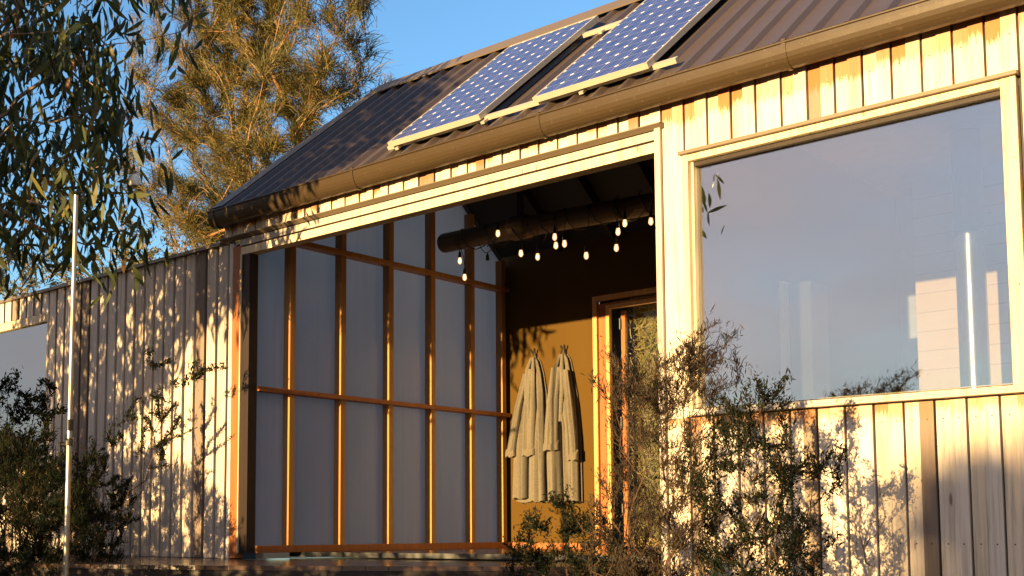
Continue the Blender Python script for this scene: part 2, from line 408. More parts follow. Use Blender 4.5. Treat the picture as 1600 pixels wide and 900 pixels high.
# ------------------------------------------------------------------ the cabin
cabin = thing('timber_cabin', 'weathered vertical board timber cabin with bronze metal roof and open recessed porch', 'cabin', (0, 0, -.5))
UN = .1435; X0 = 3.737
rng = random.Random(11)
def planks(mb, x0, x1, z0, z1, phase, un=UN, cham=.0):
    """pairs of narrow planks per unit, a dark open joint between units, the two halves on slightly different planes"""
    k0 = math.floor((x0-phase)/un)-1
    k = k0
    while phase+k*un < x1:
        a = phase+k*un
        rr = random.Random(k*7+3)
        dy = rr.uniform(-.002, .002)
        for (p, q, y) in ((a+.005, a+un*.5-.0006, -.016+dy), (a+un*.5+.0006, a+un-.005, -.026-dy)):
            p2, q2 = max(p, x0), min(q, x1)
            if q2-p2 > .006: mb.box(p2, q2, y, .004, z0, z1)
        k += 1
c = MB()
planks(c, -.235, 3.737, 2.462, 2.66, X0)
c.build('upper_cladding', M['upper'], cabin)
c = MB()
planks(c, 3.742, 8.4, 2.262, 2.66, X0)
planks(c, 3.742, 3.868, -.6, 2.262, X0)
planks(c, 5.592, 8.4, -.6, 2.262, X0)
planks(c, 3.868, 5.592, -.6, .785, X0)
c.build('wall_cladding', M['cladding'], cabin)
# dark backing sheet behind the boards, with holes for porch and window
b = MB()
b.box(-.24, 3.744, .005, .03, 2.442, 2.68); b.box(3.745, 8.4, .005, .03, 2.262, 2.68)
b.box(3.745, 3.87, .005, .03, -.6, 2.262); b.box(5.592, 8.4, .005, .03, -.6, 2.262); b.box(3.87, 5.592, .005, .03, -.6, .785)
b.box(3.87, 5.592, .0105, .03, 2.199, 2.262); b.box(-2.86, -.03, .012, .03, -.35, 2.402)
b.build('wall_sarking', M['dark'], cabin)

# wing: boards with wide open channels
c = MB(); k = 0; x = -2.87
rr = random.Random(4)
while x < -.115:
    wd = .108 if k % 1 == 0 else .1
    x1 = min(x+wd, -.112)
    dy = rr.uniform(-.003, .003)
    c.box(x, x1, -.026+dy, .011, -.045, 2.402)
    x += .143; k += 1
c.build('wing_cladding', M['wing_cladding'], cabin, bevel=.002)
c = MB(); c.box(-.105, -.0105, -.032, .03, -.04, 2.37)
c.build('corner_trim', M['cedar'], cabin, bevel=.003)
c = MB(); c.box(-.010, .002, -.036, -.026, -.0, 2.30); c.build('jamb_bead', M['trim'], cabin)
c = MB(); c.box(-.009, .095, -.0255, .058, .0, 2.294); c.box(.003, .05, .058, .07, .0, 2.3); c.build('sliding_track', M['dark_jamb'], cabin)
# wing window far left with its head boards and fascia
wing_win = MB().box(-5.3, -2.875, -.03, .02, 2.125, 2.20).box(-5.3, -2.875, -.034, .02, .70, .76).box(-5.3, -5.25, -.03, .02, .76, 2.125).box(-2.905, -2.875, -.03, .02, .76, 2.125)
wf = wing_win.build('window', M['trim'], cabin)
MB().box(-5.25, -2.905, .004, .010, .76, 2.125).build('pane', M['glass'], wf)
c = MB(); x = -5.3
while x < -2.88:
    c.box(x, min(x+.108, -2.88), -.024, .011, 2.205, 2.402); x += .143
c.build('head_cladding', M['wing_cladding'], cabin)
c = MB(); x = -5.3
while x < -2.88:
    c.box(x, min(x+.108, -2.88), -.024, .011, -.045, .695); x += .143
c.build('apron_cladding', M['wing_cladding'], cabin)
c = MB(); c.box(-5.4, -.245, -.06, .07, 2.403, 2.430)
c.build('wing_capping', M['flash'], cabin)
c = MB(); c.box(-5.35, -2.89, .05, 2.6, 2.405, 2.43); c.build('wing_roof', M['flash'], cabin)
c = MB(); c.box(-5.33, -5.31, .03, 2.5, -.5, 2.40); c.box(-5.31, -2.9, 2.48, 2.5, -.5, 2.40); c.box(-2.92, -2.9, .03, 2.48, -.5, 2.40); c.box(-5.31, -2.92, .03, 2.48, -.10, -.08)
c.build('wing_room_lining', M['dark'], cabin)

# header over the porch opening
c = MB(); c.box(-.012, 3.70, -.030, .06, 2.295, 2.355); c.build('header_board', M['trim'], cabin, bevel=.002)
c = MB(); c.box(-.03, 3.70, -.026, .05, 2.370, 2.420); c.build('header_batten', M['sill'], cabin, bevel=.002)
c = MB(); c.box(-.03, 3.70, .0, .05, 2.355, 2.372); c.box(-.03, 3.70, -.01, .05, 2.421, 2.44); c.build('header_shadow_gap', M['dark'], cabin)
c = MB(); hp = [(-.030, 2.424), (-.070, 2.443), (-.070, 2.449), (.003, 2.461)]
c.add([(xx, a, b_) for xx in (-.24, 3.755) for a, b_ in hp], [(0, 1, 2, 3), (7, 6, 5, 4)]+[(i, i+4, (i+1) % 4+4, (i+1) % 4) for i in range(4)])
c.build('header_flashing', M['flash'], cabin)
c = MB(); c.box(3.70, 3.738, -.040, .16, -.1, 2.43); c.build('porch_post', M['sill'], cabin, bevel=.003)
c = MB(); PP = [(.16, -.4), (3.36, -.4), (3.36, 2.70), (1.70, 3.93), (.16, 2.70)]
c.add([(3.70, a, b_) for a, b_ in PP]+[(3.739, a, b_) for a, b_ in PP], [(0, 1, 2, 3, 4), (9, 8, 7, 6, 5)]+[(i, i+5, (i+1) % 5+5, (i+1) % 5) for i in range(5)])
c.build('partition_wall', M['ply'], cabin)

# main window
wt = MB()
wt.box(3.872, 3.908, -.036, .01, .79, 2.236); wt.box(5.522, 5.588, -.036, .01, .79, 2.236); wt.box(3.908, 5.522, -.034, .01, 2.20, 2.235)
wf = wt.build('window', M['trim'], cabin, bevel=.002)
MB().box(3.86, 5.60, -.058, -.0, 2.238, 2.256).build('head_flashing', M['flash'], wf)
MB().box(3.908, 3.922, .0, .06, .842, 2.198).box(5.510, 5.522, .012, .06, .842, 2.198).box(3.922, 5.510, .05, .06, .842, .848).build('frame', M['trim'], wf)
MB().box(3.922, 5.510, .006, .034, 2.176, 2.1985).build('head_strip', M['dark_jamb'], wf)  # dark strip along the underside of the window head
sl = MB(); sl.add([(3.90, -.066, .792), (5.585, -.066, .792), (5.585, -.066, .826), (3.90, -.066, .826), (3.90, .07, .792), (5.585, .07, .792), (5.585, .07, .8405), (3.90, .07, .8405)],
    [(0, 1, 2, 3), (3, 2, 6, 7), (0, 4, 5, 1), (0, 3, 7, 4), (1, 5, 6, 2), (4, 7, 6, 5)])
sl.build('sill', M['sill'], wf, bevel=.004)
MB().box(3.923, 5.509, .036, .042, .842, 2.197).build('pane', M['glass'], wf)

# room behind the window
c = MB(); c.box(3.99, 7.9, 3.0, 3.03, -.1, 2.715); c.build('room_plank_wall', M['inner_planks'], cabin)
c = MB(); c.box(3.7395, 8.0, 3.35, 3.4, -.1, 2.8); c.box(7.95, 8.0, .035, 3.35, -.1, 2.71); c.box(3.745, 8.0, .12, 3.4, 2.72, 2.745); c.box(3.745, 8.0, .035, .12, 2.60, 2.62); c.box(3.745, 8.0, .04, 3.4, -.12, -.08)
c.build('room_lining', M['inner_wall'], cabin)
# porch shell
POR = 3.15
c = MB(); c.box(.004, 1.07, POR, POR+.03, -.02, 2.86); c.box(1.07, 2.2, POR, POR+.03, 2.268, 2.86); c.box(2.2, 3.70, POR, POR+.03, -.02, 2.86)
c.build('back_wall', M['ply'], cabin)
c = MB(); c.box(.103, 1.05, POR-.012, POR-.001, .0, .05); c.build('skirting', M['cedar'], cabin)
# polycarbonate wall: studs, rails, panes
pw = MB(); pw.box(.005, .02, .06, POR, .02, 3.9)
# panes are individual sheets between the studs
studY = [.44, .99, 1.553, 2.088, 2.63, 3.085]
def roof_z(y): return 2.56+.81*y if y < 1.70 else 2.56+.81*1.70-.81*(y-1.70)
fr = None
edges = [.06]+studY
for i, y in enumerate(studY):
    c = MB(); h = min(roof_z(y-.03), roof_z(y+.03)); c.box(.022, .10, y-.058, y-.004 if False else y, 0.0, h-.05)
    c.build('stud', M['stud'], cabin, bevel=.003)
zr = [(.0, .055), (1.235, 1.272), (2.44, 2.482)]
for j, (a, b_) in enumerate(zr):
    c = MB(); c.box(.085 if j else .085, .118, .06, POR-.02, a, b_); c.build('rail', M['cedar'] if j < 2 else M['stud'], cabin, bevel=.003)
    c = MB(); 
    prev = .062
    for y in studY:
        c.box(.022, .084, prev+.001, y-.059, a+.002, b_-.002); prev = y
    c.build('noggin', M['stud'], cabin)
prev = .06
for y in studY:
    for (a, b_) in ((.03, 1.252), (1.254, 2.46), (2.462, None)):
        y0, y1 = (prev-.028 if prev > .1 else .004), (y-.030 if y < 3 else POR-.001)
        if b_ is None:
            vs = [(.006, y0, a), (.006, y1, a), (.006, y1, roof_z(y1)-.06), (.006, y0, roof_z(y0)-.06)]
        else: vs = [(.006, y0, a), (.006, y1, a), (.006, y1, b_), (.006, y0, b_)]
        vs += [(x_+.014, y_, z_) for x_, y_, z_ in vs]
        c = MB(); c.add(vs, [(3, 2, 1, 0), (4, 5, 6, 7), (0, 1, 5, 4), (1, 2, 6, 5), (2, 3, 7, 6), (3, 0, 4, 7)])
        c.build('polycarbonate_panel', M['poly'], cabin)
    prev = y
# porch ceiling and rafters
c = MB(); L = [(.0, .03, 2.60), (3.74, .03, 2.60), (3.74, 1.70, 3.95), (.0, 1.70, 3.95)]
c.add(L+[(x_, y_, z_+.02) for x_, y_, z_ in L], [(3, 2, 1, 0), (4, 5, 6, 7), (0, 1, 5, 4), (1, 2, 6, 5), (2, 3, 7, 6), (3, 0, 4, 7)])
L = [(.0, 1.70, 3.95), (3.74, 1.70, 3.95), (3.74, 3.4, 2.60), (.0, 3.4, 2.60)]
c.add(L+[(x_, y_, z_+.02) for x_, y_, z_ in L], [(3, 2, 1, 0), (4, 5, 6, 7), (0, 1, 5, 4), (1, 2, 6, 5), (2, 3, 7, 6), (3, 0, 4, 7)])
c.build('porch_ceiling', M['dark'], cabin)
for xr in (.75, 1.35, 1.95, 2.55, 3.15):
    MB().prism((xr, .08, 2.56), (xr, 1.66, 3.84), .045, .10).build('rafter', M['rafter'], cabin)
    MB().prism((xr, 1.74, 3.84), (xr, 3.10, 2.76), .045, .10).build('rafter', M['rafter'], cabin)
# log tie carrying the lights
c = MB(); lp = [(.24, 2.03, 2.705), (.26, 2.03, 2.705), (.9, 2.03, 2.70), (1.6, 2.03, 2.683), (2.5, 2.03, 2.655), (3.1, 2.03, 2.64), (3.699, 2.03, 2.63)]
c.tube(lp, [.078, .086, .084, .083, .085, .086, .086], 18); c.build('log_tie', M['log'], cabin, smooth=False)
c = MB(); c.tube([(1.02, 2.03, 2.70), (1.05, 2.03, 2.70), (1.20, 2.03, 2.695), (1.23, 2.03, 2.695)], [.088, .104, .100, .086], 16); c.build('log_collar', M['log'], cabin)
MB().box(1.10, 1.14, 2.01, 2.05, 2.79, 3.55).build('log_hanger', M['rafter'], cabin)

# roof
TH = R(39.0); ct, st = math.cos(TH), math.sin(TH)
RS = 2.36
def rp(x, s_, h=0): return (x, -.12+s_*ct-h*st, 2.655+s_*st+h*ct)
XL, XR = -.24, 8.6
def roof_sheet(front=True):
    prof = []; x = XL
    while x < XR:
        prof += [(x, 0), (x+.135, 0), (x+.150, .028), (x+.172, .028), (x+.187, 0)]; x += .190
    mb = MB(); n = len(prof); segs = 6
    for j in range(segs+1):
        s_ = RS*j/segs
        for (px, h) in prof:
            p = rp(px, s_, h)
            if not front: p = (p[0], 2*(-.12+RS*ct)-p[1], p[2])
            mb.v.append(p)
    for j in range(segs):
        for i in range(n-1):
            q = (j*n+i, j*n+i+1, (j+1)*n+i+1, (j+1)*n+i); mb.f.append(q if front else q[::-1])
    return mb
rf = roof_sheet().build('roof', M['roof'], cabin)
so = rf.modifiers.new('s', 'SOLIDIFY'); so.thickness = .003; so.offset = -1
rb = roof_sheet(False).build('rear_roof', M['roof'], cabin)
def slab(x0, x1, s0, s1, h0, h1):
    p = [rp(x, s_, h) for h in (h0, h1) for s_ in (s0, s1) for x in (x0, x1)]
    mb = MB(); mb.add(p, [(0, 2, 3, 1), (4, 5, 7, 6), (0, 1, 5, 4), (2, 6, 7, 3), (0, 4, 6, 2), (1, 3, 7, 5)]); return mb
slab(XL, XR, RS-.21, RS+.03, .032, .042).build('ridge_cap', M['flash'], rf)
v = slab(XL-.03, XL+.13, .0, RS, .030, .037); s2 = slab(XL-.034, XL-.028, -.0, RS, -.12, .037); v.add(s2.v, s2.f)
v.build('barge_capping', M['flash'], rf)
# gable end wall under the verge and underside
c = MB(); yr = -.12+RS*ct; zr_ = 2.655+RS*st-.03
P = [(-.235, .004, 2.43), (-.235, .07, 2.43), (-.235, .07, 2.74), (-.235, .04, 2.73), (-.235, .004, 2.70)]
c.add(P+[(x_+.03, y_, z_) for x_, y_, z_ in P], [(4, 3, 2, 1, 0), (5, 6, 7, 8, 9), (0, 1, 6, 5), (1, 2, 7, 6), (2, 3, 8, 7), (3, 4, 9, 8), (4, 0, 5, 9)])
c.build('gable_end_board', M['wing_cladding'], cabin)
MB().box(-.235, 8.4, -.028, .03, 2.662, 2.69).build('eaves_flashing', M['flash'], cabin)
# gutter: half round, hollow
def gutter():
    mb = MB(); n = 14; GX = [-.27, 8.6]
    for off, rr_ in ((0, 1.0), (1, .93)):
        for x_ in GX:
            for k_ in range(n+1):
                a = math.pi*k_/n
                mb.v.append((x_, -.094-.070*rr_*math.cos(a), 2.650-.118*rr_*math.sin(a)))
    q = n+1
    for k_ in range(n):
        mb.f.append((k_, k_+1, q+k_+1, q+k_)); mb.f.append((2*q+k_+1, 2*q+k_, 3*q+k_, 3*q+k_+1))
    mb.f.append((0, q, 3*q, 2*q)); mb.f.append((n, 2*q+n, 3*q+n, q+n))
    mb.f.append(tuple(range(q))[::-1])
    mb.f.append(tuple(range(q, 2*q)))
    mb.tube([(-.27, -.166, 2.652), (8.6, -.166, 2.652)], .0075, 8)
    return mb
gt = gutter().build('gutter', M['gutter'], cabin, smooth=False)
def strap(x_):
    mb = MB(); n = 14
    for i, xx in enumerate((x_-.011, x_+.011)):
        for k_ in range(n+1):
            a = math.pi*k_/n
            for r_ in (1.0, 1.06):
                mb.v.append((xx, -.094-.072*r_*math.cos(a), 2.652-.120*r_*math.sin(a)))
    q = 2*(n+1)
    for k_ in range(n):
        a = 2*k_
        mb.f += [(a+1, a+3, q+a+3, q+a+1), (a, a+1, a+3, a+2), (q+a, q+a+2, q+a+3, q+a+1)]
    mb.box(x_-.011, x_+.011, -.17, -.155, 2.648, 2.668)
    return mb
for x_ in (-.20, 1.37, 2.98, 4.545, 6.15):
    strap(x_).build('gutter_bracket', M['gutter'], gt)

# floor, deck
c = MB()
c.add([(.0, .50, .0), (3.70, 1.55, .0), (3.70, POR+.4, .0), (.0, POR+.4, .0), (.0, .50, -.03), (3.70, 1.55, -.03), (3.70, POR+.4, -.03), (.0, POR+.4, -.03)],
      [(0, 1, 2, 3), (7, 6, 5, 4), (0, 4, 5, 1), (1, 5, 6, 2), (2, 6, 7, 3), (3, 7, 4, 0)])
c.build('porch_floor', M['deck'], cabin, bevel=.003)
MB().prism((.0, .49, -.0165), (3.70, 1.54, -.0165), .02, .037).build('threshold', M['black'], cabin)
c = MB(); Pd = [(-2.4, -.03), (-1.75, -1.6), (-.3, -1.62), (.30, -1.42), (.95, -1.12), (2.2, -.15), (3.1, .55), (3.69, 1.0), (3.69, 2.6), (.0, 2.2), (.0, -.03)]
n_ = len(Pd)
c.add([(x_, y_, -.047) for x_, y_ in Pd]+[(x_, y_, -.075) for x_, y_ in Pd], [tuple(range(n_)), tuple(range(n_, 2*n_))[::-1]]+[(i, i+n_, (i+1) % n_+n_, (i+1) % n_) for i in range(n_)])
c.build('deck', M['deck'], cabin)
c = MB(); Pq = [(x_+ (.03 if x_ < 3 else 0), y_+.05) for x_, y_ in Pd[1:8]]
for i in range(len(Pq)-1):
    c.prism((*Pq[i], -.20), (*Pq[i+1], -.20), .03, .245)
c.build('deck_fascia', M['dark_jamb'], cabin)

# door in the back wall
dr = MB().box(1.072, 1.117, POR-.028, POR+.02, .0, 2.268).box(1.117, 2.15, POR-.028, POR+.02, 2.222, 2.268).box(2.10, 2.15, POR-.028, POR+.02, 0, 2.222).build('door', M['door_light'], cabin, bevel=.002)
MB().box(1.119, 1.20, POR+.004, POR+.10, .0, 2.20).box(1.20, 2.10, POR+.004, POR+.10, 2.165, 2.20).build('door_lining', M['cedar'], dr)
MB().box(1.202, 1.238, POR-.010, POR+.03, .0, 2.178).box(1.238, 2.098, POR-.010, POR+.03, 2.142, 2.178).build('door_stop', M['door_light'], dr)
MB().box(1.325, 1.365, POR+.05, POR+.095, .02, 2.12).build('door_leaf', M['cedar'], dr)
for hz in (2.0, 1.12, .35):
    mb = MB(); mb.box(1.318, 1.334, POR+.035, POR+.052, hz-.045, hz+.045); mb.tube([(1.322, POR+.036, hz-.05), (1.322, POR+.036, hz+.05)], .007, 8); mb.build('hinge', M['black_steel'], dr)
MB().box(1.366, 2.09, POR+.066, POR+.072, .10, 2.08).build('pane', M['door_glass'], dr)
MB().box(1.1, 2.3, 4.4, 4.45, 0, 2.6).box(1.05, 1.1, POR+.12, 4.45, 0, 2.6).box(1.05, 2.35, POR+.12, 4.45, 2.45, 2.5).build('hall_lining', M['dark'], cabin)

# ------------------------------------------------------------------ things on and in the cabin
# brushwood screen inside the doorway
def tangle(name, n, x0, x1, y0, y1, z0, z1, mat, parent=None, wd=.006, ln=.25, seed=1):
    r = np.random.default_rng(seed)
    c0 = np.stack([r.uniform(x0, x1, n), r.uniform(y0, y1, n), r.uniform(z0, z1, n)], 1)
    a = r.uniform(0, 2*math.pi, n); d = np.stack([np.cos(a), r.normal(0, .3, n), np.sin(a)], 1)
    s_ = np.stack([-np.sin(a), r.normal(0, .2, n), np.cos(a)], 1)
    L_ = r.uniform(.4, 1, n)[:, None]*ln; cur = r.uniform(-.5, .5, n)[:, None]
    W_ = wd*r.uniform(.4, 1.2, n)[:, None]; V = []; K = 5
    for j in range(K):
        t = j/(K-1)-.5; mid = c0+d*L_*t+s_*cur*L_*(t*t*2)
        V += [mid-s_*W_/2, mid+s_*W_/2]
    V = np.stack(V, 1).reshape(-1, 3); F = []
    b = np.arange(n)*2*K
    for j in range(K-1): F.append(np.stack([b+2*j, b+2*j+1, b+2*j+3, b+2*j+2], 1))
    V[:, 0] = np.clip(V[:, 0], x0, x1); V[:, 2] = np.clip(V[:, 2], z0, z1)
    return mesh_obj(name, V, np.concatenate(F), mat, parent)
bs = thing('brushwood_screen', 'tangled golden brushwood screen behind the glazed door', 'screen', (1.7, 3.5, .01))
tangle('brushwood', 5200, 1.30, 2.05, 3.36, 3.50, .02, 2.35, M['brush'], bs, .008, .26, 3)
MB().box(1.29, 2.06, 3.51, 3.53, .01, 2.36).build('backing_board', M['dark'], bs)

# interior: invented block whose pale edge stands in for a sunlit strip; flue
cb = thing('sunlit_strip_block', 'made-up dark block behind the left of the big window, its pale edge standing in for a sunlit strip', 'strip_block', (3.9, 1.35, -.08))
MB().box(3.80, 3.95, 1.36, 1.60, -.08, 1.74).build('dark_block', M['strip_block'], cb)
MB().box(3.768, 3.798, 1.30, 1.62, -.08, 1.75).build('sunlit_strip', M['strip'], cb)
fl = thing('stove_flue', 'dark round stove flue standing inside the big window', 'flue', (4.67, 2.1, -.08))
MB().tube([(4.67, 2.1, .7), (4.67, 2.1, 2.71)], .088, 28).build('pipe', M['flue'], fl, smooth=True)
MB().tube([(4.67, 2.1, 2.05), (4.67, 2.1, 2.09)], .094, 28).build('collar', M['black_steel'], fl, smooth=True)
MB().box(4.42, 4.92, 1.88, 2.32, .02, .7).box(4.45, 4.5, 1.9, 1.95, -.08, .02).box(4.84, 4.89, 1.9, 1.95, -.08, .02).box(4.45, 4.5, 2.25, 2.3, -.08, .02).box(4.84, 4.89, 2.25, 2.3, -.08, .02).build('firebox', M['black_steel'], fl, bevel=.01)

# solar panels
PW, PL = .79, 1.60
def solar(x0, label):
    t = thing('solar_panel', label, 'solar panel', rp(x0, .13, .085), 'solar panels on the metal roof')
    t.rotation_euler = (TH, 0, 0)
    bx = t.location
    def loc(nm, boxes, mat, bev=0):
        mb = MB()
        for q in boxes: mb.box(*q)
        me_o = mesh_obj(nm, mb.v, mb.f, mat, None); me_o.parent = t
        if bev:
            bb = me_o.modifiers.new('b', 'BEVEL'); bb.width = bev
        return me_o
    W6 = .1305*6; L12 = .1305*13
    loc('cell_array', [(0, W6, 0, L12, .0, .006)], M['pv'])
    loc('frame', [(-.014, -.0005, -.014, L12+.014, -.027, .009), (W6+.0005, W6+.014, -.014, L12+.014, -.027, .009), (0, W6, -.014, -.0005, -.027, .009), (0, W6, L12+.0005, L12+.014, -.027, .009)], M['alu'])
    loc('backsheet', [(.0, W6, .0, L12, -.008, -.002)], M['black'])
    return t
solar(1.655, 'blue solar panel on the roof, the left one, whole panel in view')
solar(2.895, 'blue solar panel on the roof, the right one, cut off by the picture top')
def rail(s_, x0, x1, h, lab):
    t = thing('mounting_rail', lab, 'rail', rp(x0, s_, .03), 'panel mounting rails')
    slab(x0, x1, s_, s_+.040, .0292, .056).build('rail_bar', M['alu'], t)
    x_ = x0+.12
    while x_ < x1:
        slab(x_-.015, x_+.015, s_-.05, s_-.001, .029, .045).build('foot', M['alu'], t); x_ += .76
rail(.16, 1.58, 3.84, .1, 'pale metal mounting rail along the lower edges of both solar panels')
rail(1.56, 1.74, 3.86, .1, 'pale metal mounting rail crossing behind both solar panels near the ridge')

# string lights
sl_ = thing('string_lights', 'black cable string lights with glowing filament bulbs wound round the porch log', 'string lights', (1.6, 1.95, 2.4))
BUL = [(0.511, 1.95, 2.499), (0.522, 2.0, 2.36), (1.02, 1.85, 2.635), (1.222, 1.9, 2.443), (1.279, 2.05, 2.43), (1.53, 1.95, 2.537), (1.504, 2.0, 2.48), (1.663, 1.9, 2.451), (1.836, 1.95, 2.335), (2.169, 1.9, 2.461), (2.085, 2.0, 2.366), (2.219, 1.92, 2.523), (2.431, 1.95, 2.505)]
cab = MB(); pts = []
rr = random.Random(8); ph = 0; x_ = .42
while x_ < 3.6:
    r_ = .094+rr.uniform(0, .02)
    pts.append((x_, 2.03+r_*math.cos(ph), 2.70-.02*(x_)/1.3+r_*math.sin(ph))); ph += .8; x_ += .018+rr.uniform(0, .03)
cab.tube(pts, .005, 6)
for (bx, by, bz) in BUL+[(0.906, 1.85, 2.458)]:
    x1 = bx+rr.uniform(-.05, .05); zt = 2.66
    if zt-.0 > bz+.06: cab.tube([(x1, 1.95, zt+.06), (x1+.01, 1.93, zt), ((bx+x1)/2+rr.uniform(-.015, .015), by, (zt+bz+.07)/2), (bx, by, bz+.075)], .0035, 5)
for q in range(9):
    xa = rr.uniform(.5, 3.2); xb = xa+rr.uniform(.1, .3); dz = rr.uniform(.03, .12)
    cab.tube([(xa+(xb-xa)*t, 1.935, 2.62-dz*4*t*(1-t)) for t in [i/8 for i in range(9)]], .0035, 5)
cab.build('cable', M['black'], sl_)
def sock(nm, p, par):
    return MB().lathe(p, [(.004, .082), (.009, .075), (.0135, .055), (.0155, .03), (.0155, .022)], 10).build(nm, M['black'], par, smooth=True)
for (bx, by, bz) in BUL:
    b = MB().lathe((bx, by, bz), [(.0115, .026), (.016, .012), (.0195, -.006), (.018, -.020), (.010, -.031), (.002, -.035)], 14).build('bulb', M['bulb'], sl_, smooth=True)
    sock('socket', (bx, by, bz), b)
    MB().lathe((bx, by, bz), [(.001, .016), (.004, .009), (.006, -.005), (.005, -.015), (.001, -.024)], 8).build('filament', M['filament'], b)
sock('empty_socket', (.906, 1.85, 2.40), sl_)

# robes and hooks
def fold(s_, t, seed, A):
    r = random.Random(seed); v = 0
    for i in range(4):
        n_ = [2, 3.3, 4.7, 7][i]; a = [1, .8, .4, .12][i]
        v += a*math.sin(2*math.pi*(n_*s_*.9+r.random())+(r.uniform(-1.5, 1.5))*t*3)
    return A*v
def drape(mb, top, rows, seed, y0, dep, A, nu=56, nv=44):
    """rows: list of (z, left x, right x); closed flattened cloth loop lofted down them"""
    base = len(mb.v); zs = [r[0] for r in rows]
    for j in range(nv+1):
        t = j/nv; z = zs[0]+(zs[-1]-zs[0])*t
        xl = float(np.interp(-z, [-q for q in zs], [r[1] for r in rows])); xr = float(np.interp(-z, [-q for q in zs], [r[2] for r in rows]))
        for i in range(nu):
            a = 2*math.pi*i/nu; cx = math.cos(a); s_ = .5+.5*cx
            x_ = xl+(xr-xl)*s_
            d = dep*(.35+.65*min(1, t*2.5))
            sa = math.sin(a); y_ = y0-d*.5-d*.5*abs(sa)**.35 if sa > 0 else y0-d*.5+d*.45*abs(sa)**.5
            if math.sin(a) > 0: y_ -= fold(s_, t, seed, A)*math.sin(a)**.5*min(1, .35+t*1.5)
            mb.v.append((x_, min(y_, y0+.0), z+(.008*math.sin(9*s_+seed) if j == nv else 0)))
    for j in range(nv):
        for i in range(nu):
            mb.f.append((base+j*nu+i, base+(j+1)*nu+i, base+(j+1)*nu+(i+1) % nu, base+j*nu+(i+1) % nu))
    mb.f.append(tuple(base+i for i in range(nu))); mb.f.append(tuple(base+nv*nu+i for i in range(nu))[::-1])
WY = POR-.008
def robe(label, hook, body, sleeves, cuffs, seed):
    t = thing('bathrobe', label, 'bathrobe', (hook[0], WY, hook[1]), 'robes hanging on the porch wall')
    mb = MB(); drape(mb, hook, body, seed, WY, .03, .006); mb.build('robe_body', M['cloth'], t, smooth=True)
    fr = [(z, xl, xr) for z, xl, xr in body]
    for i, (f0, f1, z_end) in enumerate(((.0, .43, body[-1][0]+.03), (.56, 1.0, body[-1][0]+.0))):
        rows = []
        for z, xl, xr in fr:
            k_ = min(1, max(0, (body[0][0]-z)/.55)); a0 = f0*k_; a1 = 1-(1-f1)*k_
            rows.append((max(z, z_end), xl+(xr-xl)*a0+.004, xl+(xr-xl)*a1-.004))
        mb = MB(); drape(mb, hook, rows, seed+40+i, WY-.020-.012*i, .085, .012, 40, 40); mb.build('front_panel', M['cloth'], t, smooth=True)
    mb = MB()
    for sg in (-1, 1):
        mb.tube([(hook[0]+sg*.012, WY-.07, hook[1]-.0), (hook[0]+sg*.034, WY-.105, hook[1]-.12), (hook[0]+sg*.040, WY-.115, hook[1]-.35), (hook[0]+sg*.02, WY-.12, hook[1]-.62)], [.012, .020, .022, .015], 10)
    mb.build('shawl_collar', M['cloth'], t, smooth=True)
    for i, s_ in enumerate(sleeves):
        mb = MB(); drape(mb, hook, s_, seed+5+i, WY-.095, .06, .008, 32, 30); sv_ = mb.build('sleeve', M['cloth'], t, smooth=True)
        z1 = s_[-1][0]; xl, xr = s_[-1][1], s_[-1][2]
        mb = MB(); drape(mb, hook, [(z1+.085, xl-.005, xr+.005), (z1-.01, xl-.008, xr+.008)], seed+9+i, WY-.088, .074, .003, 32, 6); mb.build('cuff', M['cloth'], sv_, smooth=True)
    # hanging loop
    MB().tube([(hook[0]-.012, WY-.03, hook[1]-.02), (hook[0], WY-.035, hook[1]+.07), (hook[0]+.012, WY-.03, hook[1]-.02)], .004, 6).build('hanging_loop', M['cloth'], t)
    return t
robe('beige towelling bathrobe hanging on the left hook beside the polycarbonate wall', (.425, 1.77),
     [(1.775, .405, .445), (1.74, .375, .475), (1.62, .325, .515), (1.45, .285, .545), (1.2, .235, .56), (.95, .20, .565), (.7, .19, .56), (.43, .18, .565)],
     [[(1.62, .345, .40), (1.3, .265, .335), (1.0, .195, .275), (.86, .165, .25)], [(1.66, .40, .48), (1.3, .385, .50), (1.05, .365, .485), (.86, .36, .48)]], None, 21)
robe('beige towelling bathrobe hanging on the right hook nearer the door', (.755, 1.77),
     [(1.775, .735, .785), (1.73, .69, .82), (1.6, .635, .85), (1.4, .61, .895), (1.1, .60, .925), (.8, .59, .935), (.42, .60, .94)],
     [[(1.65, .67, .77), (1.3, .635, .76), (1.1, .615, .75), (.90, .605, .745)], [(1.62, .80, .855), (1.3, .85, .915), (1.0, .875, .945), (.80, .885, .955)]], None, 33)
def hook(x_, z_, lab):
    t = thing('coat_hook', lab, 'hook', (x_, WY+.005, z_), 'forked wall hooks')
    MB().prism((x_, WY-.01, z_-.05), (x_, WY-.01, z_+.0), .022, .014, (0, 1, 0)).prism((x_, WY-.015, z_-.005), (x_-.022, WY-.05, z_+.055), .014, .012, (0, 1, 0)).prism((x_, WY-.015, z_-.005), (x_+.022, WY-.05, z_+.06), .014, .012, (0, 1, 0)).build('peg', M['black_steel'], t)
hook(.413, 1.80, 'black forked wall hook above the left bathrobe'); hook(.758, 1.80, 'black forked wall hook above the right bathrobe')

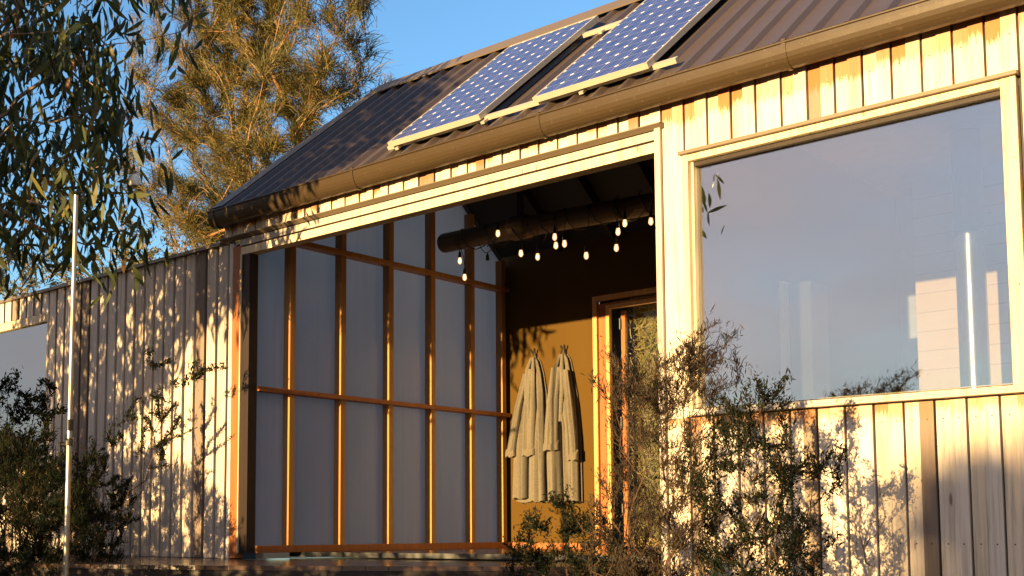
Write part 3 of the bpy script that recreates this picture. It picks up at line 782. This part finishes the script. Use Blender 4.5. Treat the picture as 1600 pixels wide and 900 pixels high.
# steel pole
pl = thing('steel_pole', 'tall polished steel mast with a dark clamp among the shrubs', 'pole', (.888, -2.0, -.8))
MB().tube([(.886, -2.0, -.85), (.892, -2.0, .69)], .0165, 20).build('lower_tube', M['steel'], pl, smooth=True)
MB().tube([(.892, -2.0, .72), (.899, -2.0, 2.187)], .0140, 20).build('upper_tube', M['steel'], pl, smooth=True)
MB().tube([(.892, -2.0, .675), (.892, -2.0, .705)], .024, 16).box(.815, .90, -2.01, -1.99, .680, .694).box(.803, .818, -2.017, -1.983, .674, .702).build('clamp', M['black_steel'], pl)
MB().tube([(.892, -2.0, .69), (.893, -2.0, .83)], .0095, 12).box(.902, .918, -2.017, -1.99, .765, .83).build('joint_pin', M['black_steel'], pl)

# ------------------------------------------------------------------ vegetation
def grow(base, pts, seed=0, jit=.12, cost=.25, start=None):
    r = np.random.default_rng(seed)
    base = np.array(base, float); pts = np.array(pts, float)
    pts = pts[np.argsort(np.linalg.norm(pts-base, axis=1))]
    nodes = [base]; par = [-1]; plen = [0.0]
    if start is not None:
        for p in start: nodes.append(np.array(p, float)); par.append(len(nodes)-2); plen.append(plen[-1]+np.linalg.norm(nodes[-1]-nodes[-2]))
    tips = []
    for p in pts:
        A = np.array(nodes); d = np.linalg.norm(A-p, axis=1); c_ = d+cost*np.array(plen)
        c_[0] += .3 if len(nodes) > 3 else 0
        # prefer joining from below
        c_ += np.maximum(0, A[:, 2]-p[2])*.5
        i = int(np.argmin(c_)); L_ = d[i]; k_ = max(1, int(L_/.25)); prev = i
        for q in range(1, k_+1):
            t = q/k_; m_ = A[i]*(1-t)+p*t
            if q < k_: m_ = m_+r.normal(0, jit*min(L_, 1)*.35, 3); m_[2] += .06*L_*math.sin(math.pi*t)
            nodes.append(m_); par.append(prev); plen.append(plen[prev]+L_/k_); prev = len(nodes)-1
        tips.append(prev)
    cnt = np.zeros(len(nodes)); 
    for t in tips: cnt[t] += 1
    for i in range(len(nodes)-1, 0, -1): cnt[par[i]] += cnt[i]
    return np.array(nodes), np.array(par), cnt, tips
def limbs(nodes, par, cnt, rmin, rmax, pw=.5):
    tot = max(cnt[0], 1); mb = MB()
    rad = np.maximum(rmin, rmax*(cnt/tot)**pw)
    for i in range(1, len(nodes)):
        p = par[i]; ra = min(rad[p], rad[i]*1.35); n = 8 if rad[i] > .03 else (5 if rad[i] > .008 else 3)
        mb.tube([nodes[p], nodes[i]], [ra, rad[i]], n, cap=False)
    return mb
def strips(c0, d, ln, wd, bend, K=4, side=None, r=None, prof=None):
    """many small curved blades: start c0, direction d, bending by vector bend; returns V,F arrays"""
    n = len(c0); d = d/np.linalg.norm(d, axis=1, keepdims=True)
    if side is None: side = r.normal(size=(n, 3))
    side = side-d*(side*d).sum(1, keepdims=True); side /= np.linalg.norm(side, axis=1, keepdims=True)+1e-9
    V = []; prof = prof or [.35, 1, .8, .08]
    for j in range(K):
        t = j/(K-1); mid = c0+d*(ln*t)[:, None]+bend*((t*t)*ln)[:, None]
        w_ = (wd*prof[j])[:, None]/2; V += [mid-side*w_, mid+side*w_]
    V = np.stack(V, 1).reshape(-1, 3); b = np.arange(n)*2*K
    F = np.concatenate([np.stack([b+2*j, b+2*j+1, b+2*j+3, b+2*j+2], 1) for j in range(K-1)])
    return V, F
def in_poly(px, pz, poly):
    ins = np.zeros(len(px), bool); n = len(poly)
    for i in range(n):
        x1, z1 = poly[i]; x2, z2 = poly[(i+1) % n]
        c_ = ((z1 > pz) != (z2 > pz)) & (px < (x2-x1)*(pz-z1)/((z2-z1) or 1e-9)+x1); ins ^= c_
    return ins
def sample(poly, y, sy, n, seed):
    """points in a solid whose side outline is poly in x-z and whose depth is +-sy"""
    r = np.random.default_rng(seed); xs = [p[0] for p in poly]; zs = [p[1] for p in poly]; out = []
    while len(out) < n:
        a = r.uniform(min(xs), max(xs), 4*n); b_ = r.uniform(min(zs), max(zs), 4*n); k_ = in_poly(a, b_, poly)
        yy = y+sy*np.clip(r.normal(0, .5, 4*n), -1, 1)
        out += [(p, q, s_) for p, q, s_, f in zip(a, yy, b_, k_) if f]
    return out[:n]

# gum tree: front left, its crown hangs into the picture
def gum():
    r = np.random.default_rng(7)
    A = [(-2.3, 4.9), (-.4, 4.75), (.62, 4.5), (.66, 3.43), (.55, 3.15), (.42, 2.9), (.66, 2.7), (.72, 2.5), (.42, 2.45), (.34, 2.3), (.2, 2.2), (-.25, 2.4), (-.82, 2.8), (-1.7, 2.8), (-2.3, 2.85)]
    Blow = [(-2.3, 2.75), (-.28, 2.6), (.25, 2.4), (.25, 2.1), (-.25, 2.1), (-.79, 2.25), (-1.9, 2.35)]
    S = [(1.1, 3.1), (1.35, 3.75), (1.0, 4.3), (.2, 4.6), (-2.9, 4.3), (-3.3, 2.6), (-2.8, 1.3), (-1.7, 1.2), (-1.1, 1.65), (-.5, 2.05), (.0, 2.3), (.45, 2.75)]
    S3 = [(-3.2, 4.2), (.3, 4.6), (.9, 4.9), (.4, 5.6), (-3.0, 5.8)]
    S2 = [(-2.9, 1.6), (-1.5, 1.5), (-1.35, .9), (-1.5, .0), (-2.7, -.1)]
    pts = sample(A, -1.45, .6, 190, 1)+sample(Blow, -1.3, .4, 24, 2)
    pts2 = sample(S, -4.0, .9, 860, 3)+sample(S2, -3.6, .6, 110, 4)+sample(S3, -3.9, .8, 60, 5)
    base = (-1.9, -3.7, -1.1)
    tr = [(-1.85, -3.65, -.3), (-1.95, -3.5, .6), (-1.8, -3.35, 1.4), (-1.7, -3.2, 2.1)]
    nodes, par, cnt, tips = grow(base, pts+pts2, 2, .2, .2, tr)
    t = thing('gum_tree', 'dark leaved gum tree with hanging lance shaped leaves in front of the cabin', 'tree', base)
    limbs(nodes, par, cnt, .003, .13, .55).build('trunk', M['gum_bark'], t, smooth=True)
    C0 = []; D = []
    for q in tips:
        p = nodes[q]; o = nodes[par[q]]; n = r.integers(12, 26)
        sp = r.normal(0, .12, (n, 3)); sp[:, 2] -= np.abs(r.normal(0, .09, n))
        C0.append(p+sp)
    C0 = np.concatenate(C0); n = len(C0)
    d = r.normal(0, .42, (n, 3)); d[:, 2] = -1.0
    up = r.random(n) < .12; d[up, 2] = r.uniform(-.2, .6, up.sum())
    ln = r.uniform(.10, .19, n); wd = ln*r.uniform(.17, .27, n)
    V, F = strips(C0, d, ln, wd, r.normal(0, .16, (n, 3)), 5, None, r, [.12, .8, 1, .7, .04])
    mesh_obj('crown', V, F, M['gum_leaf'], t)
gum()

def sheoak(name, label, base, poly, y, sy, npts, seed, need=46, rmax=.13, mat='needle', ln=(.14, .34), wd=.0085, grp=None):
    r = np.random.default_rng(seed)
    pts = sample(poly, y, sy, npts, seed)
    nodes, par, cnt, tips = grow(base, pts, seed, .09, .3)
    t = thing(name, label, 'tree', base, grp)
    limbs(nodes, par, cnt, .005, rmax, .55).build('trunk', M['oak_bark'], t, smooth=True)
    C0 = []; D = []
    for q in tips:
        p = nodes[q]; o = nodes[par[q]]; out = (p-o)/(np.linalg.norm(p-o)+1e-6); n = r.integers(int(need*.6), int(need*1.4))
        tt = r.uniform(-.2, 1.1, n)[:, None]
        C0.append(o+(p-o)*tt+r.normal(0, .05, (n, 3))); D.append(out*.9+r.normal(0, .38, (n, 3))+np.array([0, 0, .55]))
    C0 = np.concatenate(C0); D = np.concatenate(D); n = len(C0)
    L_ = r.uniform(*ln, n); bend = r.normal(0, .12, (n, 3)); bend[:, 2] -= r.uniform(.2, .8, n)
    V, F = strips(C0, D, L_, np.full(n, wd), bend, 4, None, r, [1, .9, .8, .4])
    mesh_obj('crown', V, F, M[mat], t)
sheoak('sheoak_tree', 'golden brown drooping sheoak rising behind the cabin left of the roof', (-5.0, 4.2, -.6),
       [(-7.3, 5.2), (-7.0, 7.85), (-6.34, 8.6), (-3.9, 8.4), (-3.3, 7.0), (-3.15, 5.9), (-3.4, 5.1), (-4.3, 4.55), (-4.9, 3.9), (-6.6, 4.3)], 4.2, 1.0, 640, 31, 95, .085)
sheoak('sheoak_tree', 'slender sheoak with sparse low branches just behind the wing wall', (-6.6, 5.5, -.6),
       [(-8.3, 3.6), (-8.2, 5.2), (-7.0, 5.8), (-5.6, 4.9), (-5.4, 3.6), (-6.3, 2.9)], 5.5, .7, 300, 32, 70, .07)
for i, (bx, by, lab, sc) in enumerate([(-19.2, 8, 'low olive green tree beyond the wing at the far left', 1.0), (-12.6, 8.2, 'bushy olive tree glimpsed between gum leaves and sheoak', 1.0), (-15.9, 8.8, 'lower brown tinged tree beyond the wing behind the steel mast', 1.2)]):
    H = [6.9, 6.7, 6.2][i]
    sheoak('bushy_tree', lab, (bx, by, -.6), [(bx-2.8, 2.2), (bx-2.4, H-1.2), (bx-.6, H), (bx+1.2, H-.3), (bx+2.6, H-1.8), (bx+2.6, 2.2)], by, 1.4, 420, 40+i, 40, .12, 'far_leaf', (.08, .18), .03, 'trees beyond the wing')

def shrub(label, base, pts_spec, seed, leaf, ll, mat, stem='twig', name='shrub', spread=.05, wd=.3, nleaf=60, rmax=.014, upw=.4, grp=None, cost=.45, along=True, rmin=.0016):
    r = np.random.default_rng(seed); pts = []
    for i, (poly, y, sy, n) in enumerate(pts_spec): pts += sample(poly, y, sy, n, seed*10+i)
    nodes, par, cnt, tips = grow(base, pts, seed, .12, cost)
    t = thing(name, label, 'shrub', base, grp)
    limbs(nodes, par, cnt, rmin, rmax, .5).build('stems', M[stem], t)
    if nleaf:
        C0 = []; D = []
        ids = [i for i in range(1, len(nodes)) if cnt[i] <= 4]
        for q in ids:
            p = nodes[q]; o = nodes[par[q]]; seg = p-o; L_ = np.linalg.norm(seg)
            n = max(2, int(nleaf*6.5*min(L_, .25)/.12*r.uniform(.3, 1.3))); tt = r.uniform(0, 1, n)[:, None]
            # short side sprigs
            C0.append(o+seg*tt+r.normal(0, spread, (n, 3))*r.random((n, 1))); D.append(seg/(L_+1e-6)*.6+r.normal(0, .6, (n, 3))+np.array([0, 0, upw]))
        C0 = np.concatenate(C0); D = np.concatenate(D); n = len(C0)
        ln_ = r.uniform(leaf*.5, leaf*1.2, n)
        V, F = strips(C0, D, ln_, ln_*wd*1.25*r.uniform(.7, 1.2, n), r.normal(0, .2, (n, 3)), 3, None, r, [.4, 1, .1])
        mesh_obj('foliage', V, F, M[mat], t)
    return t
G = 'shrubs growing in front of the cabin'
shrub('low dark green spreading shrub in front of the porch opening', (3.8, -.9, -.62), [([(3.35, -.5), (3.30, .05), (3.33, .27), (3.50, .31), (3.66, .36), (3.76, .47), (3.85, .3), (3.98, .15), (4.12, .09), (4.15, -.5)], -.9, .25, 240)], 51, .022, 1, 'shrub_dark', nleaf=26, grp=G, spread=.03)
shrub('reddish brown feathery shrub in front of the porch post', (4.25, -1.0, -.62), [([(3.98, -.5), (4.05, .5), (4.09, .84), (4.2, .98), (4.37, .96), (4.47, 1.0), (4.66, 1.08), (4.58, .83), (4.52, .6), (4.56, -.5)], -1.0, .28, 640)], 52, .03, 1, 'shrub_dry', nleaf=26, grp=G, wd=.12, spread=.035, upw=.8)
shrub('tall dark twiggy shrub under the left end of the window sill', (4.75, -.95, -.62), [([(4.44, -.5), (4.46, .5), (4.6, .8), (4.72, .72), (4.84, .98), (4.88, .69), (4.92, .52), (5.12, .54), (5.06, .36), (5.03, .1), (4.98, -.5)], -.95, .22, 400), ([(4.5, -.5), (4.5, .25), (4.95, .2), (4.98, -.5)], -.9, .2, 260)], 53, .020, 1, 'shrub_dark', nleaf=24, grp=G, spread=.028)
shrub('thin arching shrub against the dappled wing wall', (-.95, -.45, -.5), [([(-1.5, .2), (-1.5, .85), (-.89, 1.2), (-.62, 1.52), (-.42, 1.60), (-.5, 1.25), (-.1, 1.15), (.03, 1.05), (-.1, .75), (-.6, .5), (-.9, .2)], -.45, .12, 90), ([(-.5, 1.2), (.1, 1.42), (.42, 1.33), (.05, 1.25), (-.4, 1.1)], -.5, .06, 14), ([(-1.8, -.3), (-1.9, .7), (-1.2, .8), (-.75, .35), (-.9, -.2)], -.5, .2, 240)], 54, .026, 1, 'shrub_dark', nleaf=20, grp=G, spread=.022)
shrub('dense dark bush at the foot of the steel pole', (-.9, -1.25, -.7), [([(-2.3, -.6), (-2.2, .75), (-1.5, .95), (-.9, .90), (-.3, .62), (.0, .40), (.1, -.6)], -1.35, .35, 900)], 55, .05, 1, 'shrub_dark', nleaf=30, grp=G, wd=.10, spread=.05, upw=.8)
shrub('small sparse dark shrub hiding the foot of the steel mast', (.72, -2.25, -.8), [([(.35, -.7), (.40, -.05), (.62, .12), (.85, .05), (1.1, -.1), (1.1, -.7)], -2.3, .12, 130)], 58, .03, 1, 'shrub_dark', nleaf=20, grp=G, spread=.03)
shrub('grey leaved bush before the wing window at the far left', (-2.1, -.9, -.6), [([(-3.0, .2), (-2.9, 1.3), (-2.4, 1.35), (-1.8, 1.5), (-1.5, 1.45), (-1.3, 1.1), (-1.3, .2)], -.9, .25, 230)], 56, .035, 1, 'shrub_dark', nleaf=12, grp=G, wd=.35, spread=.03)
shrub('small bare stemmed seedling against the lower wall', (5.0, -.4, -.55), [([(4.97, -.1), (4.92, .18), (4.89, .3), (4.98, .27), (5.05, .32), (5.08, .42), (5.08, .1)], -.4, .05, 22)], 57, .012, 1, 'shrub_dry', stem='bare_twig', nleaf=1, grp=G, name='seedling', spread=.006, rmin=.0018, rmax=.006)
# unseen bushes added behind the viewer to shade the lower right wall
SHADE_BANK = 'unseen bushes added behind the viewer to shade the wall'
for bx, by, H, W_, lab in [(6.9, -30.0, 2.75, 1.1, 'unseen tea tree bush added to shade the lower wall, leftmost and smallest of the bank'), (8.6, -30.4, 3.05, 1.3, 'unseen tea tree bush added to shade the lower wall, middle of the bank'),
                           (10.6, -30.0, 3.3, 1.5, 'tall unseen tea tree bush added to shade the lower wall, second from the right of the bank'), (13.2, -29.8, 3.5, 1.6, 'tallest unseen tea tree bush added to shade the lower wall, right end of the bank')]:
    body = [(bx-W_, -1.3), (bx-W_, H-.75), (bx+W_, H-.6), (bx+W_, -1.3)]; top = [(bx-W_, H-.8), (bx-W_*.7, H-.3), (bx-.1, H), (bx+W_*.7, H-.2), (bx+W_, H-.6)]
    shrub(lab, (bx, by, -1.45), [(body, by, .7, 330), (top, by, .7, 75)], int(bx*10), .12, 1, 'shrub_dark', nleaf=7, grp=SHADE_BANK, spread=.13, wd=.5, rmax=.03, rmin=.004)
for bx, by, H, lab in [(-.6, -4.6, .48, 'unseen low bush added to shade the deck front, nearest the gum trunk'), (1.2, -4.7, .48, 'unseen low bush added to shade the deck front, midway along it'), (2.7, -4.9, .48, 'unseen low bush added to shade the deck front, toward its right end')]:  # out-of-view bushes added to keep the sun off the deck front
    shrub(lab, (bx, by, -1.3), [([(bx-.95, -1.2), (bx-.95, H-.1), (bx-.4, H), (bx+.5, H-.03), (bx+.95, H-.08), (bx+.95, -1.2)], by, .35, 420)], int(bx*10)+90, .05, 1, 'shrub_dark', nleaf=10, grp='unseen low bushes added to shade the deck', spread=.10, wd=.45)

lt = thing('garden_lamp', 'small white enamel lamp hanging among the gum leaves', 'lamp', (.29, -1.2, 2.57))
MB().lathe((.29, -1.2, 2.57), [(.006, .05), (.03, .04), (.036, .01), (.036, -.03), (.030, -.035)], 16).build('shade', M['white_plastic'], lt, smooth=True)
MB().tube([(.29, -1.2, 2.61), (.285, -1.22, 2.85)], .003, 5).build('cord', M['black'], lt)

# rough undergrowth along the foot of the cabin
def undergrowth():
    r = np.random.default_rng(77); n = 26000
    x = r.uniform(-3.2, 6.2, n); y = r.uniform(-2.4, -.5, n)
    h = np.where(r.random(n) < .3, r.uniform(.3, .58, n), r.uniform(.12, .4, n))
    h *= np.where(x < -.6, 1.15, np.where((x > 3.2) & (x < 5.0), 1.05, .75))
    C0 = np.stack([x, y, np.full(n, -.62)-np.maximum(0, -y-.5)*.12], 1)
    D = np.stack([r.normal(0, .35, n), r.normal(0, .35, n), np.ones(n)], 1); bend = r.normal(0, .35, (n, 3)); bend[:, 2] = -r.uniform(0, .5, n)
    V, F = strips(C0, D, h, r.uniform(.004, .012, n), bend, 5, None, r, [1, .9, .8, .5, .1])
    o = mesh_obj('undergrowth', V, F, M['shrub_dry']); tag(o, 'dark tangled grass and undergrowth along the foot of the cabin', 'undergrowth', kind='stuff')
undergrowth()
